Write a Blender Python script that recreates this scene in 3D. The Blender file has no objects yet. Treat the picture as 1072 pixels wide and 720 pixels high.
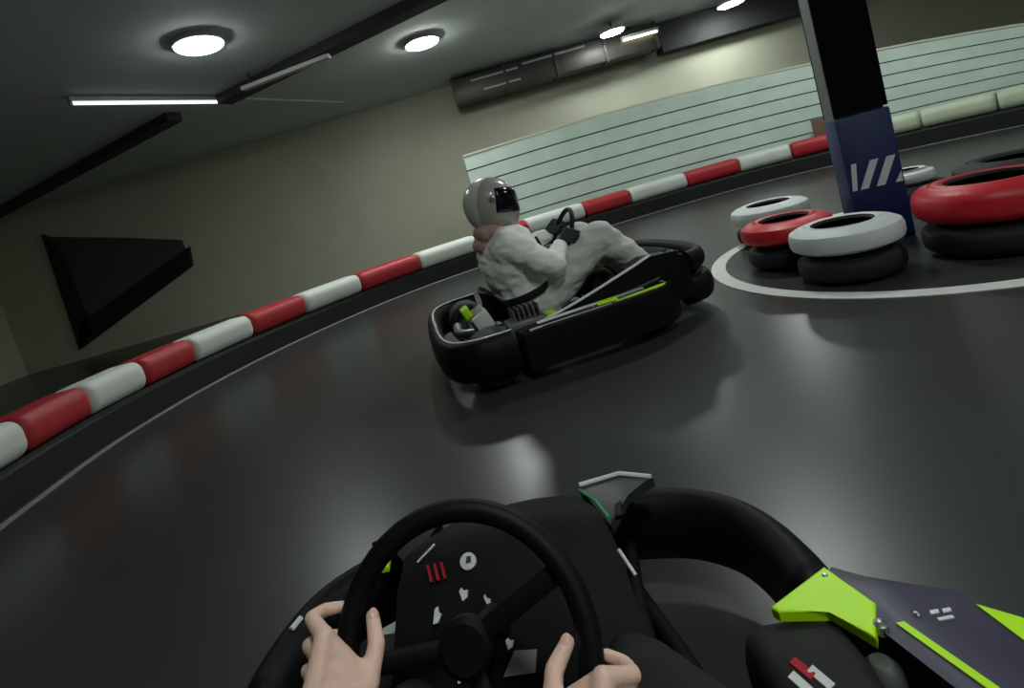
import bpy, bmesh, math, random
from mathutils import noise, Vector, Matrix, Quaternion
random.seed(7)
PI = math.pi
scene = bpy.context.scene
COL = scene.collection

# ------------------------------------------------------------------ materials
def s2l(v):
    v /= 255.0
    return v / 12.92 if v <= 0.04045 else ((v + 0.055) / 1.055) ** 2.4

def rgb(r, g, b):
    return (s2l(r), s2l(g), s2l(b), 1.0)

def mat(name, col, rough=0.5, metal=0.0, var=0.25, scale=12.0, bump=0.0, bscale=60.0, spec=0.5, rvar=0.0, coat=0.0):
    m = bpy.data.materials.new(name)
    m.use_nodes = True
    nt = m.node_tree
    p = nt.nodes['Principled BSDF']
    p.inputs['Roughness'].default_value = rough
    p.inputs['Metallic'].default_value = metal
    p.inputs['Specular IOR Level'].default_value = spec
    p.inputs['Coat Weight'].default_value = coat
    tc = nt.nodes.new('ShaderNodeTexCoord')
    n = nt.nodes.new('ShaderNodeTexNoise')
    n.inputs['Scale'].default_value = scale
    n.inputs['Detail'].default_value = 5
    nt.links.new(tc.outputs['Object'], n.inputs['Vector'])
    mx = nt.nodes.new('ShaderNodeMix')
    mx.data_type = 'RGBA'
    lo = tuple(c * (1 - var) for c in col[:3]) + (1,)
    hi = tuple(min(1, c * (1 + var)) for c in col[:3]) + (1,)
    mx.inputs['A'].default_value = lo
    mx.inputs['B'].default_value = hi
    nt.links.new(n.outputs['Fac'], mx.inputs['Factor'])
    nt.links.new(mx.outputs['Result'], p.inputs['Base Color'])
    if rvar:
        mr = nt.nodes.new('ShaderNodeMapRange')
        mr.inputs['From Min'].default_value = 0.3
        mr.inputs['From Max'].default_value = 0.7
        mr.inputs['To Min'].default_value = rough - rvar
        mr.inputs['To Max'].default_value = rough + rvar
        nt.links.new(n.outputs['Fac'], mr.inputs['Value'])
        nt.links.new(mr.outputs['Result'], p.inputs['Roughness'])
    if bump:
        n2 = nt.nodes.new('ShaderNodeTexNoise')
        n2.inputs['Scale'].default_value = bscale
        n2.inputs['Detail'].default_value = 4
        nt.links.new(tc.outputs['Object'], n2.inputs['Vector'])
        b = nt.nodes.new('ShaderNodeBump')
        b.inputs['Strength'].default_value = bump
        b.inputs['Distance'].default_value = 0.01
        nt.links.new(n2.outputs['Fac'], b.inputs['Height'])
        nt.links.new(b.outputs['Normal'], p.inputs['Normal'])
    return m

def emit(name, col, strength):
    m = bpy.data.materials.new(name)
    m.use_nodes = True
    nt = m.node_tree
    p = nt.nodes['Principled BSDF']
    p.inputs['Base Color'].default_value = (0.8, 0.8, 0.8, 1)
    p.inputs['Emission Color'].default_value = col
    p.inputs['Emission Strength'].default_value = strength
    return m

LAMP = 75.0
M = dict(
    asphalt=mat('asphalt', rgb(57, 59, 58), 0.30, var=0.25, scale=1.6, spec=0.42),
    plaster=mat('plaster', rgb(192, 193, 172), 0.85, var=0.14, scale=0.8, bump=0.1),
    ceiling=mat('ceiling_paint', rgb(196, 208, 206), 0.8, var=0.15, scale=0.7),
    beam=mat('dark_beam', rgb(46, 48, 48), 0.7, var=0.2),
    duct=mat('duct_metal', rgb(70, 68, 64), 0.45, metal=0.3, var=0.25, scale=3),
    pale_metal=mat('pale_metal', rgb(180, 182, 178), 0.45, var=0.1),
    fence=mat('fence_board', rgb(208, 228, 216), 0.55, var=0.16, scale=4),
    fence_dark=mat('fence_gap', rgb(40, 46, 44), 0.7),
    fence_rim=mat('fence_rim', rgb(214, 216, 198), 0.55, var=0.1),
    rubber=mat('black_rubber', rgb(13, 17, 14), 0.7, var=0.35, scale=8, bump=0.2),
    red_foam=mat('red_foam', rgb(180, 40, 48), 0.5, var=0.18, scale=6, bump=0.1),
    white_foam=mat('white_foam', rgb(216, 222, 214), 0.55, var=0.1, scale=6, bump=0.1),
    pale_green_foam=mat('pale_green_foam', rgb(200, 212, 184), 0.55, var=0.1, scale=5, bump=0.1),
    line=mat('line_paint', rgb(140, 140, 132), 0.6, var=0.2, scale=9),
    ring=mat('ring_paint', rgb(214, 216, 210), 0.6, var=0.12, scale=9),
    red_tyre=mat('red_painted_rubber', rgb(196, 30, 44), 0.42, var=0.15, scale=8, bump=0.1),
    white_tyre=mat('white_painted_rubber', rgb(206, 212, 210), 0.5, var=0.1, scale=9, bump=0.1),
    black_tyre=mat('tyre_rubber', rgb(11, 11, 12), 0.7, var=0.3, bump=0.15),
    concrete=mat('pillar_concrete', rgb(108, 112, 108), 0.85, var=0.2, scale=3, bump=0.15),
    wrap=mat('black_padding', rgb(6, 6, 9), 0.9, var=0.3, spec=0.12),
    blue=mat('blue_padding', rgb(15, 36, 88), 0.5, var=0.2),
    stripe=mat('stripe_white', rgb(214, 220, 228), 0.5, var=0.1),
    brown=mat('brown_board', rgb(110, 84, 68), 0.7, var=0.2),
    panel=mat('wall_panel_board', rgb(74, 76, 72), 0.75, var=0.2, scale=2),
    panel_black=mat('wall_panel_rail', rgb(18, 20, 19), 0.7),
    plastic=mat('black_plastic', rgb(9, 9, 10), 0.55, var=0.3, spec=0.2),
    matte=mat('matte_black', rgb(13, 13, 14), 0.7, var=0.3, spec=0.2),
    pod=mat('purple_grey_plastic', rgb(66, 63, 82), 0.42, var=0.15, scale=9),
    lime=mat('lime_film', (0.50, 0.93, 0.004, 1), 0.4, var=0.04),
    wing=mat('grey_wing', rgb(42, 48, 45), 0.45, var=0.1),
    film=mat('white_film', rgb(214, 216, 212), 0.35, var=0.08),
    green=mat('green_film', rgb(30, 150, 100), 0.35, var=0.1),
    red=mat('red_film', rgb(170, 24, 46), 0.4, var=0.1),
    steel=mat('steel', rgb(170, 172, 174), 0.3, metal=0.9, var=0.1),
    tray=mat('floor_tray', rgb(30, 31, 33), 0.5, metal=0.2, var=0.2),
    alu=mat('cast_aluminium', rgb(120, 122, 118), 0.5, metal=0.7, var=0.2),
    skin=mat('skin', rgb(232, 194, 176), 0.5, var=0.1, scale=30, bump=0.15, bscale=180),
    jacket=mat('white_cloth', rgb(240, 242, 236), 0.85, var=0.12, scale=7, bump=0.35, bscale=14),
    trousers=mat('grey_cloth', rgb(204, 206, 202), 0.85, var=0.12, scale=7, bump=0.3, bscale=16),
    dark_cloth=mat('dark_cloth', rgb(16, 16, 18), 0.85, var=0.2, scale=9, bump=0.3, bscale=20),
    glove=mat('dark_glove', rgb(44, 54, 52), 0.7, var=0.2),
    shoe=mat('black_shoe', rgb(22, 22, 23), 0.6),
    helmet=mat('grey_helmet', rgb(164, 162, 152), 0.28, var=0.08, coat=0.5),
    helmet_pale=mat('pale_helmet', rgb(206, 208, 200), 0.28, var=0.08, coat=0.5),
    visor=mat('dark_visor', rgb(14, 17, 26), 0.12, var=0.1),
    hood=mat('dusty_pink_cloth', rgb(176, 140, 130), 0.85, var=0.12, bump=0.3, bscale=20),
    lens=emit('lamp_lens', (0.93, 1.0, 0.97, 1), LAMP),
    lens_dim=emit('lamp_lens_dim', (0.93, 1.0, 0.97, 1), LAMP * 0.75),
    lens_bright=emit('lamp_lens_bright', (0.95, 1.0, 0.95, 1), LAMP * 1.6),
    warm=emit('warm_tube', (1.0, 0.95, 0.62, 1), 6.0),
    cool=emit('cool_tube', (0.93, 1.0, 0.96, 1), 1.6),
)

# ------------------------------------------------------------------ helpers
def obj(name, bm, m, parent=None, smooth=True, angle=40):
    me = bpy.data.meshes.new(name)
    bmesh.ops.recalc_face_normals(bm, faces=bm.faces)
    bm.to_mesh(me)
    bm.free()
    for mm in (m if isinstance(m, (list, tuple)) else [m]):
        me.materials.append(mm)
    if smooth:
        for p in me.polygons:
            p.use_smooth = True
        me.set_sharp_from_angle(angle=math.radians(angle))
    o = bpy.data.objects.new(name, me)
    COL.objects.link(o)
    o.parent = parent
    return o

def tag(o, label, cat, group=None):
    o['label'] = label
    o['category'] = cat
    if group:
        o['group'] = group
    return o

def thing(name, label, cat, loc=(0, 0, 0), rz=0.0, group=None):
    o = bpy.data.objects.new(name, None)
    COL.objects.link(o)
    o.empty_display_size = 0.1
    o.location = loc
    o.rotation_euler = (0, 0, rz)
    return tag(o, label, cat, group)

def struct(o):
    o['kind'] = 'structure'
    return o

def add_box(bm, c, s, rot=None, bev=0.0, seg=2):
    r = bmesh.ops.create_cube(bm, size=1.0)
    vs = r['verts']
    mtx = Matrix.Translation(c) @ (rot.to_4x4() if rot else Matrix()) @ Matrix.Diagonal((s[0], s[1], s[2], 1))
    bmesh.ops.transform(bm, matrix=mtx, verts=vs)
    if bev:
        es = list({e for v in vs for e in v.link_edges})
        bmesh.ops.bevel(bm, geom=es, offset=bev, segments=seg, profile=0.5, affect='EDGES')

def box(c, s, rot=None, bev=0.0):
    bm = bmesh.new()
    add_box(bm, Vector(c), s, rot, bev)
    return bm

def add_loft(bm, rings, cap=True, closed=False):
    rv = [[bm.verts.new(p) for p in r] for r in rings]
    n = len(rv[0])
    m = len(rv)
    for i in range(m if closed else m - 1):
        a, b = rv[i], rv[(i + 1) % m]
        for j in range(n):
            try:
                bm.faces.new((a[j], a[(j + 1) % n], b[(j + 1) % n], b[j]))
            except ValueError:
                pass
    if cap and not closed:
        bm.faces.new(rv[0][::-1])
        bm.faces.new(rv[-1])

def cr(pts, n=8, closed=False):
    """Catmull-Rom through points."""
    P = [Vector(p) for p in pts]
    out = []
    N = len(P)
    rng = range(N) if closed else range(N - 1)
    for i in rng:
        if closed:
            p0, p1, p2, p3 = P[(i - 1) % N], P[i], P[(i + 1) % N], P[(i + 2) % N]
        else:
            p1, p2 = P[i], P[i + 1]
            p0 = P[i - 1] if i > 0 else p1 * 2 - p2
            p3 = P[i + 2] if i + 2 < N else p2 * 2 - p1
        for k in range(n):
            t = k / n
            out.append(0.5 * ((2 * p1) + (p2 - p0) * t + (2 * p0 - 5 * p1 + 4 * p2 - p3) * t * t + (3 * p1 - p0 - 3 * p2 + p3) * t ** 3))
    if not closed:
        out.append(P[-1])
    return out

def add_tube(bm, pts, r, seg=12, closed=False, up=Vector((0, 0, 1)), rz=None, taper=None):
    """tube along pts; r horizontal radius, rz vertical radius (about up)."""
    P = [Vector(p) for p in pts]
    rings = []
    N = len(P)
    for i, p in enumerate(P):
        if closed:
            t = P[(i + 1) % N] - P[(i - 1) % N]
        else:
            t = P[min(i + 1, N - 1)] - P[max(i - 1, 0)]
        t.normalize()
        u = up if abs(t.dot(up)) < 0.95 else Vector((1, 0, 0))
        sx = t.cross(u).normalized()
        sz = sx.cross(t).normalized()
        k = taper[i] if taper else 1.0
        a, b = r * k, (rz if rz else r) * k
        rings.append([p + sx * (a * math.cos(q)) + sz * (b * math.sin(q)) for q in [2 * PI * j / seg for j in range(seg)]])
    add_loft(bm, rings, True, closed)

def tube(pts, r, **k):
    bm = bmesh.new()
    add_tube(bm, pts, r, **k)
    return bm

def add_lathe(bm, prof, mtx=None, seg=40, closed_prof=False):
    """prof list of (radius, z) revolved about z."""
    rings = []
    for j in range(seg):
        a = 2 * PI * j / seg
        rings.append([Vector((r * math.cos(a), r * math.sin(a), z)) for r, z in prof])
    if mtx:
        rings = [[mtx @ p for p in r] for r in rings]
    rv = [[bm.verts.new(p) for p in r] for r in rings]
    n = len(prof)
    for j in range(seg):
        a, b = rv[j], rv[(j + 1) % seg]
        for i in range(n if closed_prof else n - 1):
            bm.faces.new((a[i], b[i], b[(i + 1) % n], a[(i + 1) % n]))
    if not closed_prof:
        for idx in (0, n - 1):
            if prof[idx][0] > 1e-6:
                bm.faces.new([rv[j][idx] for j in range(seg)])
    bmesh.ops.remove_doubles(bm, verts=bm.verts, dist=1e-6)

def lathe(prof, mtx=None, seg=40, closed_prof=False):
    bm = bmesh.new()
    add_lathe(bm, prof, mtx, seg, closed_prof)
    return bm

def add_prism(bm, poly, z0, z1, bev=0.0, seg=3, mtx=None):
    a = [bm.verts.new((x, y, z0)) for x, y in poly]
    b = [bm.verts.new((x, y, z1)) for x, y in poly]
    n = len(poly)
    bm.faces.new(a[::-1])
    top = bm.faces.new(b)
    for i in range(n):
        bm.faces.new((a[i], a[(i + 1) % n], b[(i + 1) % n], b[i]))
    if bev:
        r = bmesh.ops.bevel(bm, geom=list(top.edges), offset=bev, segments=seg, profile=0.5, affect='EDGES')
    if mtx:
        bmesh.ops.transform(bm, matrix=mtx, verts=bm.verts)

def prism(poly, z0, z1, bev=0.0, seg=3, mtx=None):
    bm = bmesh.new()
    add_prism(bm, poly, z0, z1, bev, seg, mtx)
    return bm

def add_capsule(bm, p0, r0, p1, r1, seg=14, cap=4):
    p0, p1 = Vector(p0), Vector(p1)
    d = p1 - p0
    L = d.length
    if L < 1e-5:
        d = Vector((0, 0, 1))
    q = d.normalized().to_track_quat('Z', 'Y').to_matrix()
    prof = []
    for i in range(cap + 1):
        a = -PI / 2 + (PI / 2) * i / cap
        prof.append((r0 * math.cos(a), r0 * math.sin(a)))
    for i in range(cap + 1):
        a = (PI / 2) * i / cap
        prof.append((r1 * math.cos(a), L + r1 * math.sin(a)))
    rings = []
    for r, z in prof:
        r = max(r, 1e-4)
        rings.append([p0 + q @ Vector((r * math.cos(2 * PI * j / seg), r * math.sin(2 * PI * j / seg), z)) for j in range(seg)])
    add_loft(bm, rings)

def add_ell(bm, c, s, rot=None):
    r = bmesh.ops.create_uvsphere(bm, u_segments=28, v_segments=18, radius=1.0)
    mtx = Matrix.Translation(c) @ (rot.to_4x4() if rot else Matrix()) @ Matrix.Diagonal((s[0], s[1], s[2], 1))
    bmesh.ops.transform(bm, matrix=mtx, verts=r['verts'])

def fused(name, bm, m, parent, voxel=0.008, smooth=6, fac=0.5, wrinkle=0.0):
    """union overlapping volumes into one continuous skin."""
    o = obj(name, bm, m, parent)
    a = o.modifiers.new('r', 'REMESH')
    a.mode = 'VOXEL'
    a.voxel_size = voxel
    a.use_smooth_shade = True
    b = o.modifiers.new('s', 'SMOOTH')
    b.factor = fac
    b.iterations = smooth
    dg = bpy.context.evaluated_depsgraph_get()
    me = bpy.data.meshes.new_from_object(o.evaluated_get(dg))
    o.modifiers.clear()
    old = o.data
    o.data = me
    me.name = name
    bpy.data.meshes.remove(old)
    if wrinkle:
        ns = [v.normal.copy() for v in me.vertices]
        for v, n in zip(me.vertices, ns):
            c = v.co
            q = Vector((c.x * 9, c.y * 9, c.z * 16))
            v.co = c + n * (wrinkle * (noise.noise(q) + 0.5 * noise.noise(q * 2.3)))
    for p in me.polygons:
        p.use_smooth = True
    return o

# ------------------------------------------------------------------ setting
CEIL = 3.2
XL, XR, YB, YF = -9.6, 12.0, 10.6, -5.0
def slab(name, x0, x1, y0, y1, z0, z1, m):
    return struct(obj(name, box(((x0 + x1) / 2, (y0 + y1) / 2, (z0 + z1) / 2), (x1 - x0, y1 - y0, z1 - z0)), m, smooth=False))
slab('floor', XL, XR, YF, YB, -0.2, 0.0, M['asphalt'])
slab('ceiling', XL, XR, YF, YB, CEIL, CEIL + 0.2, M['ceiling'])
slab('wall_left', XL - 0.2, XL, YF, YB, -0.2, CEIL + 0.2, M['plaster'])
slab('wall_right', XR, XR + 0.2, YF, YB, -0.2, CEIL + 0.2, M['plaster'])
slab('wall_back', XL - 0.2, XR + 0.2, YB, YB + 0.2, -0.2, CEIL + 0.2, M['plaster'])
slab('wall_front', XL - 0.2, XR + 0.2, YF - 0.2, YF, -0.2, CEIL + 0.2, M['plaster'])

def beam(name, a, b, w, d):
    a, b = Vector(a), Vector(b)
    v = b - a
    rot = Matrix.Rotation(math.atan2(v.y, v.x), 3, 'Z')
    c = (a + b) / 2
    return struct(obj(name, box((c.x, c.y, CEIL - d / 2), (v.length, w, d), rot, 0.01), M['beam'], smooth=False))
beam('trim_1', (-9.3, 10.5, 0), (-3.6, 7.45, 0), 0.22, 0.12)
beam('trim_2', (-2.85, 7.35, 0), (1.0, 5.55, 0), 0.24, 0.12)
# dark downstand along the far wall at the right
slab('trim_3', 4.35, 11.9, 10.3, 10.6, 2.64, CEIL, M['beam'])

# ventilation duct under the ceiling at the far wall
du = thing('ventilation_duct', 'long dark metal ventilation duct under the ceiling at the far wall', 'duct', (2.2, 10.15, 2.7))
bm = bmesh.new()
add_box(bm, Vector((0, 0, 0.22)), (3.9, 0.5, 0.44), None, 0.02)
obj('duct_body', bm, M['duct'], du)
for x in (-1.93, -0.95, 0.0, 0.95, 1.93):
    obj('flange', box((x, 0, 0.22), (0.05, 0.55, 0.49), None, 0.008), M['duct'], du)
for x in (-1.5, 1.5):
    obj('hanger', box((x, 0, 0.475), (0.04, 0.3, 0.05)), M['beam'], du)
for (x0, x1, z) in ((-1.6, -0.7, 0.33), (-0.6, 0.6, 0.37), (-1.4, -0.7, 0.12)):
    obj('highlight_strip', box(((x0 + x1) / 2, -0.256, z), (x1 - x0, 0.012, 0.035)), M['pale_metal'], du)  # pale strips stand for the highlights on the duct front

# cable tray and conduit on the ceiling
tr = obj('cable_tray', box((-1.76, 6.66, CEIL - 0.16), (1.25, 0.09, 0.05), Matrix.Rotation(math.radians(-14), 3, 'Z'), 0.006), M['pale_metal'], smooth=False)
tr.location = (0, 0, 0)
tag(tr, 'pale grey cable tray hung below the ceiling right of the nearest round lamp', 'cable tray')
for k in (-0.5, 0.5):
    obj('hanger', box((-1.76 + k * math.cos(math.radians(-14)), 6.66 + k * math.sin(math.radians(-14)), CEIL - 0.07), (0.03, 0.03, 0.14)), M['beam'], tr)

def strip_light(name, a, b, z, label, m):
    a, b = Vector((a[0], a[1], z)), Vector((b[0], b[1], z))
    v = b - a
    c = (a + b) / 2
    rz = math.atan2(v.y, v.x)
    t = thing(name, label, 'strip light', (c.x, c.y, z), rz)
    obj('housing', box((0, 0, 0.035), (v.length, 0.09, 0.05), None, 0.008), M['pale_metal'], t)
    obj('light_tube', tube([(-v.length / 2 + 0.03, 0, -0.008), (v.length / 2 - 0.03, 0, -0.008)], 0.019, seg=14), m, t)
    if z < CEIL - 0.1:
        for s in (-1, 1):
            obj('bracket', box((s * v.length * 0.35, 0.0255, 0.045), (0.03, 0.052, 0.02)), M['beam'], t)
    for s in (-1, 1):
        obj('end_cap', box((s * (v.length / 2 - 0.015), 0, -0.005), (0.03, 0.05, 0.06), None, 0.004), M['pale_metal'], t)
    return t
strip_light('strip_light', (-3.91, 5.93), (-2.84, 7.41), CEIL - 0.068, 'thin white strip light on the dark ceiling at the upper left', M['cool'])
cd = obj('conduit', tube([(-2.80, 7.47, CEIL - 0.018), (-1.66, 9.46, CEIL - 0.018)], 0.018, seg=10), M['pale_metal'])
tag(cd, 'thin pale conduit running on from the strip light across the ceiling', 'conduit')

# round ceiling lamps
def lamp(x, y, label, r=0.225, z=CEIL, m='lens'):
    t = thing('ceiling_lamp', label, 'lamp', (x, y, CEIL), 0, 'round ceiling lamps')
    d = z - CEIL
    if d < -0.01:
        obj('hanger', tube([(0, 0, 0), (0, 0, d)], 0.02), M['beam'], t)
    obj('housing', lathe([(0.0, d), (r + 0.012, d), (r + 0.02, d - 0.012), (r + 0.02, d - 0.052), (r + 0.004, d - 0.056), (0, d - 0.05)], seg=40), M['pale_metal'], t)
    obj('lens', lathe([(r, d - 0.0565), (r, d - 0.062), (r * 0.92, d - 0.074), (r * 0.6, d - 0.086), (0.0, d - 0.09)], seg=40), M[m], t)
    return t
lamp(-2.19, 5.48, 'large round white ceiling lamp nearest the strip light', m='lens_dim')
lamp(-0.05, 7.38, 'round white ceiling lamp left of the ventilation duct', m='lens_bright')
lamp(3.14, 9.28, 'small white ceiling lamp in front of the ventilation duct', 0.2, 3.08)
lamp(5.48, 9.68, 'white ceiling lamp cut by the top edge left of the pillar', 0.22, 3.08)
lamp(2.03, 4.21, 'round white ceiling lamp above the tyre island')
for (x, y) in ((0.7, -0.3), (4.6, 6.2), (5.2, 1.2), (2.2, -2.6)):  # lamps added out of view to light the near kart and track
    lamp(x, y, 'added round white ceiling lamp, unseen, lighting the near part of the track')
strip_light('strip_light', (3.45, 9.80), (4.15, 9.82), 2.96, 'short yellowish strip light on the front of the ventilation duct', M['warm'])

# dark panel on the far wall at the left
wp = thing('wall_panel', 'dark wall panel with a thick sloping black lower rail on far wall', 'panel', (-7.0, YB, 0))
rx = Matrix.Rotation(math.radians(90), 4, 'X')
obj('board', prism([(-1.35, 0.45), (1.25, 1.45), (1.25, 1.75), (0.2, 2.1), (-1.3, 2.55)], 0.0, 0.05, mtx=rx), M['panel'], wp, smooth=False)
obj('sloping_rail', prism([(-1.37, 0.22), (1.3, 1.2), (1.36, 1.58), (-1.2, 0.72)], 0.0, 0.09, mtx=rx), M['panel_black'], wp, smooth=False)
obj('upright_rail', prism([(-1.37, 0.22), (-1.0, 0.5), (-1.08, 2.3), (-1.3, 2.6)], 0.0, 0.09, mtx=rx), M['panel_black'], wp, smooth=False)

# ------------------------------------------------------------------ barrier
base = [(-1.9, -0.2), (-2.30, 0.7), (-2.55, 1.45), (-2.70, 2.28), (-2.77, 2.75), (-2.83, 3.5), (-2.70, 4.36), (-2.40, 5.15), (-1.87, 5.97), (-1.18, 6.68),
        (-0.30, 7.20), (0.95, 7.56), (2.18, 7.74), (3.30, 7.82), (4.22, 7.67), (5.0, 7.28), (5.85, 6.58), (6.42, 5.95), (6.95, 5.2), (7.3, 4.5)]
BC = cr([(x, y, 0) for x, y in base], 10)
def normals(P):
    out = []
    for i in range(len(P)):
        t = (P[min(i + 1, len(P) - 1)] - P[max(i - 1, 0)]).normalized()
        out.append(Vector((-t.y, t.x, 0)))        # points away from the track
    return out
BN = normals(BC)
BS = [0.0]
for i in range(1, len(BC)):
    BS.append(BS[-1] + (BC[i] - BC[i - 1]).length)
def at_s(s):
    s = max(0, min(BS[-1] - 1e-6, s))
    for i in range(len(BS) - 1):
        if BS[i + 1] >= s:
            k = (s - BS[i]) / (BS[i + 1] - BS[i])
            return BC[i].lerp(BC[i + 1], k), BN[i].lerp(BN[i + 1], k).normalized()
def s_of(x, y):
    p = Vector((x, y, 0))
    return BS[min(range(len(BC)), key=lambda i: (BC[i] + BN[i] * 0.12 - p).length)]
def sweep(prof, s0, s1, step=0.12, round_ends=0.0, zc=0.0):
    """prof (offset away from the track, z); ends may shrink to a soft edge."""
    n = max(2, int((s1 - s0) / step))
    ss = [s0 + (s1 - s0) * i / n for i in range(n + 1)]
    sc = [1.0] * (n + 1)
    if round_ends:
        e = round_ends
        ss = [s0, s0 + e * 0.12, s0 + e * 0.45, s0 + e] + [s for s in ss if s0 + e * 1.2 < s < s1 - e * 1.2] + [s1 - e, s1 - e * 0.45, s1 - e * 0.12, s1]
        sc = [0.72, 0.88, 0.97, 1.0] + [1.0] * (len(ss) - 8) + [1.0, 0.97, 0.88, 0.72]
    oc = sum(p[0] for p in prof) / len(prof)
    zc = sum(p[1] for p in prof) / len(prof)
    bm = bmesh.new()
    rings = []
    for s, k in zip(ss, sc):
        p, nn = at_s(s)
        rings.append([p + nn * (oc + (o - oc) * k) + Vector((0, 0, zc + (z - zc) * k)) for o, z in prof])
    add_loft(bm, rings)
    return bm
def rrect(x0, x1, z0, z1, r, n=5):
    out = []
    for cx, cz, a0 in ((x1 - r, z0 + r, -90), (x1 - r, z1 - r, 0), (x0 + r, z1 - r, 90), (x0 + r, z0 + r, 180)):
        for k in range(n + 1):
            a = math.radians(a0 + 90 * k / n)
            out.append((cx + r * math.cos(a), cz + r * math.sin(a)))
    return out
bb = obj('rubber_barrier', sweep([(0.0, 0.0), (0.30, 0.0), (0.30, 0.215), (0.03, 0.215), (0.0, 0.18)], 0.0, BS[-1], 0.1), M['rubber'])
tag(bb, 'long black rubber barrier base curving round the outside of the track', 'barrier')
st = struct(obj('trim_4', sweep([(-0.10, 0.0005), (-0.045, 0.0005), (-0.045, 0.004), (-0.10, 0.004)], 0.0, BS[-1], 0.1), M['line'], smooth=False))

cuts = [s_of(*p) for p in ((-2.81, 2.30), (-2.89, 2.96), (-2.93, 3.49), (-2.87, 4.05), (-2.76, 4.52), (-2.51, 5.18), (-2.12, 5.81), (-1.61, 6.46), (-0.97, 7.02), (-0.17, 7.39),
        (0.70, 7.62), (1.57, 7.80), (2.29, 7.90), (3.22, 7.96), (3.98, 7.86), (4.69, 7.61), (5.16, 7.32), (5.85, 6.75), (6.35, 6.2), (6.85, 5.5))]
info = [('white', 'white padded barrier block cut by the left edge of the photo'),
        ('red', 'red padded barrier block at the left edge, nearest of the red ones'),
        ('white', 'white padded barrier block, second white one from the left edge'),
        ('red', 'red padded barrier block, second red one from the left edge'),
        ('white', 'white padded barrier block below the dark wall panel, third white from left'),
        ('red', 'red padded barrier block, third red one from the left edge'),
        ('white', 'white padded barrier block, fourth white one from the left edge'),
        ('red', 'red padded barrier block, nearest red one left of the driver in white'),
        ('white', 'white padded barrier block just left of the driver in white'),
        ('red', 'red padded barrier block hidden mostly behind the driver in white'),
        ('white', 'white padded barrier block seen behind the hands of the driver in white'),
        ('red', 'red padded barrier block right above the knees of the driver in white'),
        ('white', 'white padded barrier block between the two red ones under the slatted fence'),
        ('red', 'red padded barrier block under the fence, midway between driver and pillar'),
        ('white', 'white padded barrier block two blocks left of the blue pillar'),
        ('red', 'red padded barrier block touching the left side of the blue pillar'),
        ('pale', 'pale green padded barrier block hidden mostly by the pillar'),
        ('pale', 'pale green padded barrier block first to the right of the pillar'),
        ('pale', 'pale green padded barrier block at the right edge of the photo')]
mm = dict(white=M['white_foam'], red=M['red_foam'], pale=M['pale_green_foam'])
for i, (kind, lab) in enumerate(info):
    zt = 0.44
    prof = rrect(-0.015, 0.31, 0.216, zt, 0.085)
    o = obj('barrier_block', sweep(prof, cuts[i] + 0.006, cuts[i + 1] - 0.006, 0.08, 0.05), mm[kind], angle=60)
    tag(o, lab, 'barrier block', 'red and white barrier blocks')
bw = thing('brown_board', 'brown board standing behind the red block left of the pillar', 'board', (5.24, 7.60, 0), math.radians(-35))
obj('board', box((0, 0, 0.32), (0.34, 0.03, 0.64), None, 0.012), M['brown'], bw)
obj('cap_strip', box((0, 0, 0.665), (0.35, 0.04, 0.045), None, 0.01), M['concrete'], bw)

# ------------------------------------------------------------------ fence
ft = [(0.07, 7.87, 1.569), (0.92, 8.15, 1.611), (1.88, 8.36, 1.635), (2.84, 8.42, 1.631), (3.73, 8.33, 1.6), (4.54, 8.11, 1.546), (5.23, 7.8, 1.473), (5.8, 7.43, 1.387), (6.28, 7.04, 1.294), (6.66, 6.65, 1.196), (6.97, 6.27, 1.097), (7.18, 5.97, 1.014)]
FC = cr(ft, 8)
FN = normals([Vector((p.x, p.y, 0)) for p in FC])
fe = thing('slatted_fence', 'low pale green slatted fence with dark gaps behind the barrier', 'fence', (3.0, 8.4, 0))
def fence_strip(f0, f1, o0, o1, zadd0=0.0, zadd1=0.0):
    bm = bmesh.new()
    rings = []
    for p, n in zip(FC, FN):
        q = Vector((p.x, p.y, 0)) - fe.location
        z0 = 0.30 + (p.z - 0.30) * f0 + zadd0
        z1 = 0.30 + (p.z - 0.30) * f1 + zadd1
        rings.append([q + n * o0 + Vector((0, 0, z0)), q + n * o1 + Vector((0, 0, z0)), q + n * o1 + Vector((0, 0, z1)), q + n * o0 + Vector((0, 0, z1))])
    add_loft(bm, rings)
    return bm
nb = 6
for k in range(nb):
    obj('board', fence_strip(k / nb, (k + 1) / nb - 0.015, 0.0, 0.03), M['fence'], fe, angle=30)
obj('top_rim', fence_strip(1.0, 1.0, -0.008, 0.05, -0.004, 0.022), M['fence_rim'], fe, angle=30)
obj('backing', fence_strip(0.0, 0.985, 0.032, 0.045), M['fence_dark'], fe, angle=30)
for i in range(2, len(FC), 8):
    p, n = FC[i], FN[i]
    q = Vector((p.x, p.y, 0)) + n * 0.08 - fe.location
    obj('post', box((q.x, q.y, p.z / 2 - 0.01), (0.06, 0.06, p.z - 0.02), Matrix.Rotation(math.atan2(n.y, n.x), 3, 'Z'), 0.006), M['fence_dark'], fe)

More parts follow.
